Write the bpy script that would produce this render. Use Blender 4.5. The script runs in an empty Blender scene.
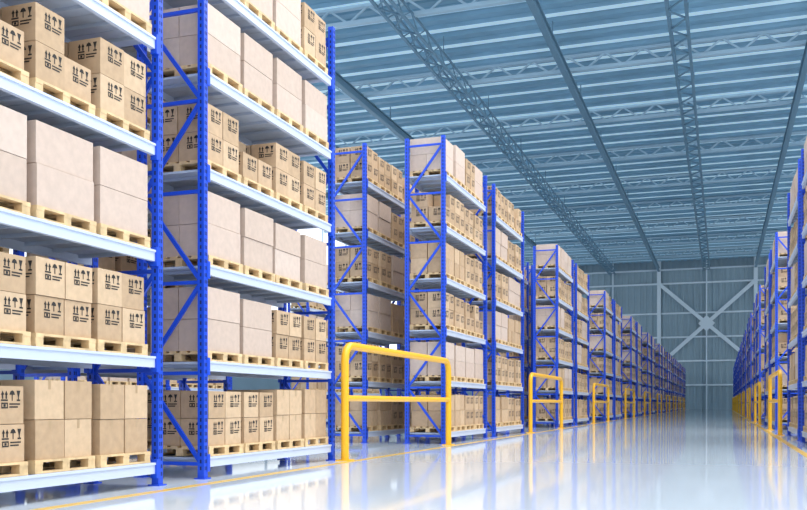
import bpy, math, random
from mathutils import Vector, Matrix
random.seed(7)
scene=bpy.context.scene
H=1.25; TH=math.radians(19.17); F=916.0
COL=scene.collection

# ---------------- materials ----------------
def mat(name,col,rough=.5,metal=0.,noise=0.,nscale=5.,spec=.5,bump=0.,coat=0.,emit=0.):
    m=bpy.data.materials.new(name); m.use_nodes=True
    nt=m.node_tree; b=nt.nodes['Principled BSDF']
    b.inputs['Base Color'].default_value=(*col,1)
    b.inputs['Roughness'].default_value=rough
    b.inputs['Metallic'].default_value=metal
    b.inputs['Specular IOR Level'].default_value=spec
    if emit:
        b.inputs['Emission Color'].default_value=(*col,1); b.inputs['Emission Strength'].default_value=emit
    if noise or bump:
        tc=nt.nodes.new('ShaderNodeTexCoord'); n=nt.nodes.new('ShaderNodeTexNoise')
        n.inputs['Scale'].default_value=nscale; n.inputs['Detail'].default_value=5
        nt.links.new(tc.outputs['Object'],n.inputs['Vector'])
        if noise:
            r=nt.nodes.new('ShaderNodeValToRGB')
            r.color_ramp.elements[0].position=.3; r.color_ramp.elements[1].position=.7
            r.color_ramp.elements[0].color=(*[c*(1-noise) for c in col],1)
            r.color_ramp.elements[1].color=(*[min(1,c*(1+noise)) for c in col],1)
            nt.links.new(n.outputs['Fac'],r.inputs['Fac']); nt.links.new(r.outputs['Color'],b.inputs['Base Color'])
        if bump:
            bp=nt.nodes.new('ShaderNodeBump'); bp.inputs['Strength'].default_value=bump; bp.inputs['Distance'].default_value=.02
            nt.links.new(n.outputs['Fac'],bp.inputs['Height']); nt.links.new(bp.outputs['Normal'],b.inputs['Normal'])
    return m
M_blue=mat('blue_painted_steel',(0.008,0.070,0.62),.35)
M_slot=mat('dark_slot',(0.003,0.010,0.07),.7)
M_beam=mat('pale_beam_steel',(0.57,0.63,0.76),.35)
M_deck=mat('pale_deck_steel',(0.46,0.53,0.65),.45)
M_wood=mat('pallet_wood',(0.69,0.49,0.265),.7,noise=.2,nscale=6)
tans=[mat('cardboard_tan_%d'%i,c,.75,noise=.08,nscale=9) for i,c in enumerate([(0.53,0.36,0.22),(0.59,0.415,0.26),(0.48,0.325,0.195)])]
lights_=[mat('cardboard_pale_%d'%i,c,.75,noise=.06,nscale=9) for i,c in enumerate([(0.58,0.445,0.365),(0.61,0.48,0.40),(0.55,0.42,0.34)])]
M_ink=mat('black_print',(0.02,0.017,0.015),.7)
M_tape=mat('carton_tape',(0.44,0.30,0.17),.35)
M_yel=mat('yellow_painted_steel',(0.88,0.46,0.015),.35)
M_line=mat('yellow_floor_paint',(0.72,0.44,0.06),.3)
M_ceil=mat('blue_roof_sheet',(0.26,0.47,0.62),.40,noise=.12,nscale=.15)
M_glow=mat('painted_glow_strip',(0.60,0.83,0.95),.4,emit=.30)  # pale colour and glow stand in for bright reflections on the roof ribs
M_truss=mat('pale_truss_steel',(0.52,0.69,0.80),.4)
M_gird=mat('grey_girder_steel',(0.17,0.30,0.40),.45)
M_wall=mat('grey_wall_cladding',(0.30,0.40,0.46),.5,noise=.06,nscale=.2)
M_wst=mat('white_wall_steel',(0.70,0.79,0.85),.45)
M_floor=mat('polished_floor',(0.71,0.77,0.845),.065,noise=.02,nscale=.25,spec=.7,bump=.006)

class MB:
    def __init__(s): s.v=[];s.f=[];s.m=[];s.mats=[]
    def mi(s,m):
        if m not in s.mats: s.mats.append(m)
        return s.mats.index(m)
    def box(s,x0,x1,y0,y1,z0,z1,m):
        n=len(s.v); i=s.mi(m)
        s.v+=[(x0,y0,z0),(x1,y0,z0),(x1,y1,z0),(x0,y1,z0),(x0,y0,z1),(x1,y0,z1),(x1,y1,z1),(x0,y1,z1)]
        s.f+=[(n,n+3,n+2,n+1),(n+4,n+5,n+6,n+7),(n,n+1,n+5,n+4),(n+1,n+2,n+6,n+5),(n+2,n+3,n+7,n+6),(n+3,n,n+4,n+7)]
        s.m+=[i]*6
    def beam(s,p,q,w,h,m):
        p=Vector(p);q=Vector(q);d=(q-p).normalized()
        up=Vector((0,0,1)) if abs(d.z)<.95 else Vector((1,0,0))
        a=d.cross(up).normalized()*w/2; b=a.cross(d).normalized()*h/2
        n=len(s.v); i=s.mi(m)
        for c in (p,q):
            for t in (-a-b,a-b,a+b,-a+b): s.v.append(tuple(c+t))
        s.f+=[(n,n+1,n+2,n+3),(n+7,n+6,n+5,n+4),(n,n+4,n+5,n+1),(n+1,n+5,n+6,n+2),(n+2,n+6,n+7,n+3),(n+3,n+7,n+4,n)]
        s.m+=[i]*6
    def quad(s,pts,m):
        n=len(s.v); s.v+=[tuple(p) for p in pts]; s.f.append(tuple(range(n,n+len(pts)))); s.m.append(s.mi(m))
    def mesh(s,name):
        me=bpy.data.meshes.new(name); me.from_pydata(s.v,[],s.f)
        for m in s.mats: me.materials.append(m)
        me.polygons.foreach_set('material_index',s.m); me.update(); return me
def obj(name,me,loc=(0,0,0),rz=0,parent=None):
    o=bpy.data.objects.new(name,me); COL.objects.link(o); o.location=loc; o.rotation_euler[2]=rz
    if parent: o.parent=parent
    return o

# ---------------- rack ----------------
L=5.46; D=1.31; PH=9.6; LV=[0.36+1.615*i for i in range(6)]
PW=.12
def rack_mesh():
    b=MB()
    for y in (0,L-PW):
        for x in (-PW,-D):
            b.box(x,x+PW,y,y+PW,0.0,PH,M_blue)
            b.box(x-.04,x+PW+.04,y-.04,y+PW+.04,0,.02,M_blue)
            z=.15
            while z<PH-.1:
                for xx in ((x+PW+.002),(x-.002)):
                    for yy in (y+.025,y+.07):
                        b.quad([(xx,yy,z),(xx,yy+.024,z),(xx,yy+.024,z+.06),(xx,yy,z+.06)],M_slot)
                for yy in (y-.002,y+PW+.002):
                    b.quad([(x+.045,yy,z),(x+.075,yy,z),(x+.075,yy,z+.06),(x+.045,yy,z+.06)],M_slot)
                z+=.115
        yc=y+PW/2
        n=6; z0=.25; st=(PH-.5)/n
        for i in range(n+1):
            b.beam((-.1,yc,z0+i*st),(-D+.1,yc,z0+i*st),.05,.06,M_blue)
        for i in range(n):
            za,zb=z0+i*st,z0+(i+1)*st
            if i%2: za,zb=zb,za
            b.beam((-.08,yc+.0,za),(-D+.08,yc+.0,zb),.045,.07,M_blue)
    for z in LV:
        for x in (-.09,-D+.03):
            b.box(x,x+.07,PW,L-PW,z-.17,z,M_beam)
            b.box(x-.01,x+.09 if x>-.5 else x+.08,PW,L-PW,z-.035,z-.002,M_beam)
        for y in (PW,L-PW-.03):
            b.box(-.1,.012,y-.03,y+.06,z-.24,z+.05,M_blue)
            b.box(-D-.012,-D+.09,y-.03,y+.06,z-.24,z+.05,M_blue)
        k=9; w=(L-2*PW-.02)/k
        for i in range(k):
            y0=PW+.01+i*w
            b.box(-D+.1,-.09,y0,y0+w-.012,z-.05,z-.012,M_deck)
            b.box(-D+.1,-.09,y0+w*.45,y0+w*.55,z-.10,z-.05,M_deck)
    return b.mesh('pallet_rack_frame')

def icons(b,o,u,v,n):
    k_=1.2
    def P(a,c): return o+n*.003+u*(a*k_)+v*(c*k_)
    def q(a0,a1,c0,c1): b.quad([P(a0,c0),P(a1,c0),P(a1,c1),P(a0,c1)],M_ink)
    def tri(p): b.quad([P(a,c) for a,c in p],M_ink)
    x=-.31; y=-.13
    for k in (0,.05):
        q(x+k+.008,x+k+.028,y,y+.05); tri([(x+k-.004,y+.042),(x+k+.040,y+.042),(x+k+.018,y+.085)])
    q(x-.005,x+.09,y-.022,y-.006)
    x=-.20
    tri([(x,y+.042),(x+.08,y+.042),(x+.065,y+.075),(x+.04,y+.088),(x+.015,y+.075)])
    q(x+.033,x+.047,y-.02,y+.045)
    x=-.11
    tri([(x+.03,y+.02),(x+.045,y+.02),(x+.065,y+.085),(x+.01,y+.085)])
    q(x+.031,x+.044,y-.01,y+.02); q(x+.012,x+.063,y-.022,y-.006)
    for k in range(2): q(-.20,-.05-.03*k,y-.06-.03*k,y-.045-.03*k)
    x=-.31
    q(x,x+.09,y-.097,y-.083); q(x,x+.09,y-.052,y-.038); q(x,x+.013,y-.09,y-.045); q(x+.077,x+.09,y-.09,y-.045); q(x+.03,x+.06,y-.08,y-.055)

def load_mesh(types,seed):
    """types: 6 strings of 4 pallets: 'p' pale, 't' tan labelled, 'c' tan plain, '.' none"""
    rnd=random.Random(seed)
    bb=MB(); bp=MB()
    X=Vector((1,0,0));Y=Vector((0,1,0));Z=Vector((0,0,1))
    for li,z in enumerate(LV):
        for k in range(4):
            t=types[li][k]
            ys=.20+k*1.275
            y0=ys+rnd.uniform(-.03,.03)
            ln=1.17; x1=-.05+rnd.uniform(-.03,.02); x0=x1-1.18
            for i in range(6):
                xx=x0+i*(x1-x0-.13)/5
                bp.box(xx,xx+.13,y0,y0+ln,z+.145,z+.175,M_wood)
            for xx in (x0,(x0+x1)/2-.07,x1-.14):
                for yy in (y0,y0+ln/2-.07,y0+ln-.14):
                    bp.box(xx+.005,xx+.135,yy,yy+.14,z+.03,z+.118,M_wood)
                bp.box(xx,xx+.14,y0,y0+ln,z+.003,z+.03,M_wood)
            for yy in (y0,y0+ln/2-.07,y0+ln-.14):
                bp.box(x0,x1,yy,yy+.14,z+.118,z+.145,M_wood)
            if t=='.': continue
            zz=z+.177
            ny=1 if t=='p' else 2
            hh={'p':.53,'t':.49,'c':.50}[t]+rnd.choice((-.02,0,.015))
            W=1.12
            pal=lights_ if t=='p' else tans
            for iy in range(ny):
                for ix in range(2):
                    short=(t=='t' and rnd.random()<.06)
                    for iz in range(2):
                        if short and iz: continue
                        g=.004 if t=='p' else .010
                        w=W/ny
                        a=y0+.025+iy*w+g; bq=a+w-2*g
                        c=x0+.03+ix*.56+g; d=c+.56-2*g
                        e=zz+iz*hh; f=e+hh-.008
                        j=rnd.uniform(-.012,.012)
                        bb.box(c+j,d+j,a,bq,e,f,rnd.choice(pal))
                        if t=='t':
                            if ix==1: icons(bb,Vector((d+j,bq,f)),Y,Z,X)
                            if iy==0: icons(bb,Vector((d+j,a,f)),X,Z,-Y)
                            if iy==1: icons(bb,Vector((c+j,bq,f)),-X,Z,Y)
                        elif t=='c' and ix==1:
                            m_=(a+bq)/2
                            bb.quad([(d+j+.002,m_-.025,f-.12),(d+j+.002,m_+.025,f-.12),(d+j+.002,m_+.025,f),(d+j+.002,m_-.025,f)],M_tape)
    return bb.mesh('stacked_cartons'),bp.mesh('wooden_pallets')

RM=rack_mesh()
V=[load_mesh(['ttcc','tttt','pppp','tttt','pppp','tttp'],1),
   load_mesh(['ttcc','pptt','pppp','tttt','pppp','pppt'],2),
   load_mesh(['tttt','ccpp','tttt','pptt','tttt','pppp'],3),
   load_mesh(['cctt','tttt','ppcc','ttpp','pptt','tttt'],4),
   load_mesh(['ttpp','cctt','tttt','pppp','ttcc','pptt'],5),
   load_mesh(['cctt','pppp','tttt','cctt','tttt','pptp'],6)]
MOD0=6.5; GAP=1.18; PER=20.75
AL=8.12; AR=2.45; B2=10.75
def add_rack(x,y,v,rz):
    loc=(x,y,0) if rz==0 else (x,y+L,0)
    r=obj('pallet_rack',RM,loc,rz)
    obj('stacked_cartons',V[v][0],parent=r); obj('wooden_pallets',V[v][1],parent=r)
cnt=0
for mod in range(11):
    for k in range(2):
        y=MOD0+mod*PER+k*(L+GAP)+(.13 if mod==0 else 0)
        v=k if mod==0 else 2+(cnt%4)
        add_rack(-AL,y,v,0); cnt+=1
        add_rack(-B2,y,2+(cnt+1)%4,0)
        if 0<mod<8:
            add_rack(-22.5,y,2+(cnt+3)%4,0)
        if mod>0:
            add_rack(AR,y,2+(cnt+2)%4,math.pi)
            add_rack(AR+2.63,y,2+(cnt)%4,math.pi)
        cnt+=random.randint(0,2)

# ---------------- guard rails ----------------
def tube(b,pts,r,m,seg=14):
    pts=[Vector(p) for p in pts]; n0=len(b.v); i=b.mi(m)
    for k,p in enumerate(pts):
        d=(pts[min(k+1,len(pts)-1)]-pts[max(k-1,0)]).normalized()
        a=Vector((1,0,0)); c=d.cross(a).normalized()
        for s in range(seg):
            t=2*math.pi*s/seg
            b.v.append(tuple(p+a*math.cos(t)*r+c*math.sin(t)*r))
    for k in range(len(pts)-1):
        for s in range(seg):
            s2=(s+1)%seg
            b.f.append((n0+k*seg+s,n0+k*seg+s2,n0+(k+1)*seg+s2,n0+(k+1)*seg+s)); b.m.append(i)
def guard_mesh(GL,GH):
    b=MB(); R=.35; r=.088
    pts=[(0,0,0),(0,0,GH-R)]
    for k in range(1,9):
        t=math.pi/2*k/8; pts.append((0,R-R*math.cos(t),GH-R+R*math.sin(t)))
    for k in range(0,9):
        t=math.pi/2*k/8; pts.append((0,GL-R+R*math.sin(t),GH-R+R*math.cos(t)))
    pts.append((0,GL,0))
    tube(b,pts,r,M_yel)
    tube(b,[(0,0,GH*.54),(0,GL,GH*.54)],r*.8,M_yel)
    for y in (0,GL): b.box(-.16,.16,y-.16,y+.16,0,.025,M_yel)
    me=b.mesh('guard_rail')
    for p in me.polygons: p.use_smooth=len(p.vertices)==4
    try: me.set_sharp_from_angle(angle=math.radians(40))
    except Exception: pass
    return me
GL=8.1; GM=guard_mesh(GL,2.55)
for mod in range(0,10):
    y=MOD0+mod*PER+2*L+GAP+.07
    obj('guard_rail',GM,(-AL+.26,y,0))
    if mod>0: obj('guard_rail',GM,(AR-.26,y,0))

# ---------------- shell ----------------
X0,X1,Y0,Y1,ZC=-75.,45.,-25.,240.,37.5
b=MB(); b.box(X0,X1,Y0,Y1,-.3,0,M_floor); obj('floor',b.mesh('floor'))
for x in (-AL+.50,AR-.50):
    b=MB(); b.box(x-.09,x+.09,0,Y1-3,0.0005,.003,M_line); obj('floor_marking',b.mesh('floor_marking'))
# corrugated roof
b=MB()
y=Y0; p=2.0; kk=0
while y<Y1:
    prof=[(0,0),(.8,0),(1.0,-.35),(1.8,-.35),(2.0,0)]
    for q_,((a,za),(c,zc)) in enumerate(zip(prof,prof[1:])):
        b.quad([(X0,y+a,ZC+za),(X1,y+a,ZC+za),(X1,y+c,ZC+zc),(X0,y+c,ZC+zc)],M_glow if (q_==2 and kk%2==0) else M_ceil)  # every other rib bottom gets the painted glow
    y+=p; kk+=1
b.box(X0,X1,Y0,Y1+.5,ZC+.4,ZC+.6,M_ceil)
obj('ceiling',b.mesh('ceiling'))
def cross_truss():
    b=MB(); h=1.4
    b.beam((X0,0,0),(X1,0,0),.5,.28,M_truss); b.beam((X0,0,-h),(X1,0,-h),.5,.34,M_truss)
    n=32; w=(X1-X0)/n
    for i in range(n):
        xa=X0+i*w
        b.beam((xa,0,0),(xa+w/2,0,-h),.16,.18,M_truss); b.beam((xa+w/2,0,-h),(xa+w,0,0),.16,.18,M_truss)
    return b.mesh('roof_truss')
CT=cross_truss()
yy=22
while yy<Y1-5:
    obj('roof_truss',CT,(0,yy,ZC-.50)); yy+=18.2
YE=Y1-1.2
def long_lattice():
    b=MB(); w=1.5; h=1.2
    for x in (-w/2,w/2):
        b.beam((x,Y0,0),(x,YE,0),.16,.2,M_gird); b.beam((x,Y0,-h),(x,YE,-h),.22,.22,M_gird)
    y=Y0; st=2.1; s=1
    while y<YE-st:
        b.beam((-s*w/2,y,-h),(s*w/2,y+st,-h),.13,.13,M_gird)
        for x in (-w/2,w/2): b.beam((x,y,0 if s>0 else -h),(x,y+st,-h if s>0 else 0),.1,.1,M_gird)
        s=-s; y+=st
    y=22+9.1
    while y<YE:
        for x in (-w/2,w/2): b.beam((x,y,0),(x,y,1.62),.08,.08,M_gird)
        y+=18.2
    return b.mesh('lattice_girder')
LG=long_lattice()
def ibeam():
    b=MB()
    b.box(-.28,.28,Y0,YE,-.12,0,M_gird); b.box(-.06,.06,Y0,YE,-.9,-.12,M_gird); b.box(-.28,.28,Y0,YE,-1.0,-.9,M_gird)
    y=22+9.1
    while y<YE:
        b.box(-.05,.05,y-.05,y+.05,0,1.62,M_gird); y+=18.2
    return b.mesh('roof_beam')
IB=ibeam()
for x in (-49.2,-26.4,-3.6,19.2): obj('lattice_girder',LG,(x,0,ZC-1.98))
for x in (-60.6,-37.8,-15.,7.8,30.6): obj('roof_beam',IB,(x,0,ZC-1.98))

# back wall
b=MB()
x=X0
while x<X1:
    for (a,ya),(c,yc) in zip([(0,0),(.7,0),(.85,-.2),(1.35,-.2)],[(.7,0),(.85,-.2),(1.35,-.2),(1.5,0)]):
        b.quad([(x+a,Y1+ya,0),(x+c,Y1+yc,0),(x+c,Y1+yc,ZC),(x+a,Y1+ya,ZC)],M_wall)
    x+=1.5
b.box(X0,X1,Y1+.02,Y1+.4,0,ZC,M_wall)
obj('wall_back',b.mesh('wall_back'))
b=MB()
cols=[-72,-60.6,-49.2,-37.8,-26.4,-15,-3.6,7.8,19.2,30.6,42]
for x in cols:
    w=.9 if x in(-60.6,-37.8,-15,7.8,30.6) else .3
    b.box(x-w/2,x+w/2,Y1-.9,Y1-.25,0,ZC,M_wst)
for z in (6,12,18.,24,31.5,35): b.box(X0,X1,Y1-.6,Y1-.25,z-.2,z+.2,M_wst)
for xa,xb in ((-15,7.8),(-60.6,-37.8)):
    za,zb=11,31.5; zc=(za+zb)/2; xc=(xa+xb)/2
    b.beam((xa,Y1-1,za),(xb,Y1-1,zb),.25,.9,M_wst); b.beam((xa,Y1-1,zb),(xb,Y1-1,za),.25,.9,M_wst)
    b.quad([(xc-2,Y1-1.2,zc),(xc,Y1-1.2,zc-2),(xc+2,Y1-1.2,zc),(xc,Y1-1.2,zc+2)],M_wst)
obj('trim_1',b.mesh('wall_framing'))
for nm,x in (('wall_left',X0),('wall_right',X1)):
    b=MB(); b.box(x-.3,x,Y0,Y1,0,9,M_wall)  # low wall; the space above is left open to let world light in
    y=Y0
    while y<=Y1: b.box(x-.3,x,y-.15,y+.15,9,ZC,M_wst); y+=12
    b.box(x-.3,x,Y0,Y1,22,22.3,M_wst)
    obj(nm,b.mesh(nm))

# ---------------- light ----------------
w=bpy.data.worlds.new('World'); scene.world=w; w.use_nodes=True
bg=w.node_tree.nodes['Background']; bg.inputs[0].default_value=(0.85,0.93,1,1); bg.inputs[1].default_value=1.75
def area(name,loc,rot,sx,sy,p,col):
    l=bpy.data.lights.new(name,'AREA'); l.shape='RECTANGLE'; l.size=sx; l.size_y=sy; l.energy=p; l.color=col
    o=bpy.data.objects.new(name,l); COL.objects.link(o); o.location=loc; o.rotation_euler=rot
area('overhead_fill',(5,25,34),(0,math.radians(15),0),36,66,36000,(1,.97,.93))  # unseen fill lamp added high overhead to brighten racks and floor

# ---------------- camera ----------------
cd=bpy.data.cameras.new('camera'); cam=bpy.data.objects.new('camera',cd); COL.objects.link(cam)
cam.location=(0,0,H); cam.rotation_euler=(math.pi/2,0,TH)
cd.sensor_width=36; cd.lens=F/807*36; cd.shift_y=(404-255)/807; cd.clip_end=1000
scene.camera=cam
scene.view_settings.view_transform='Standard'
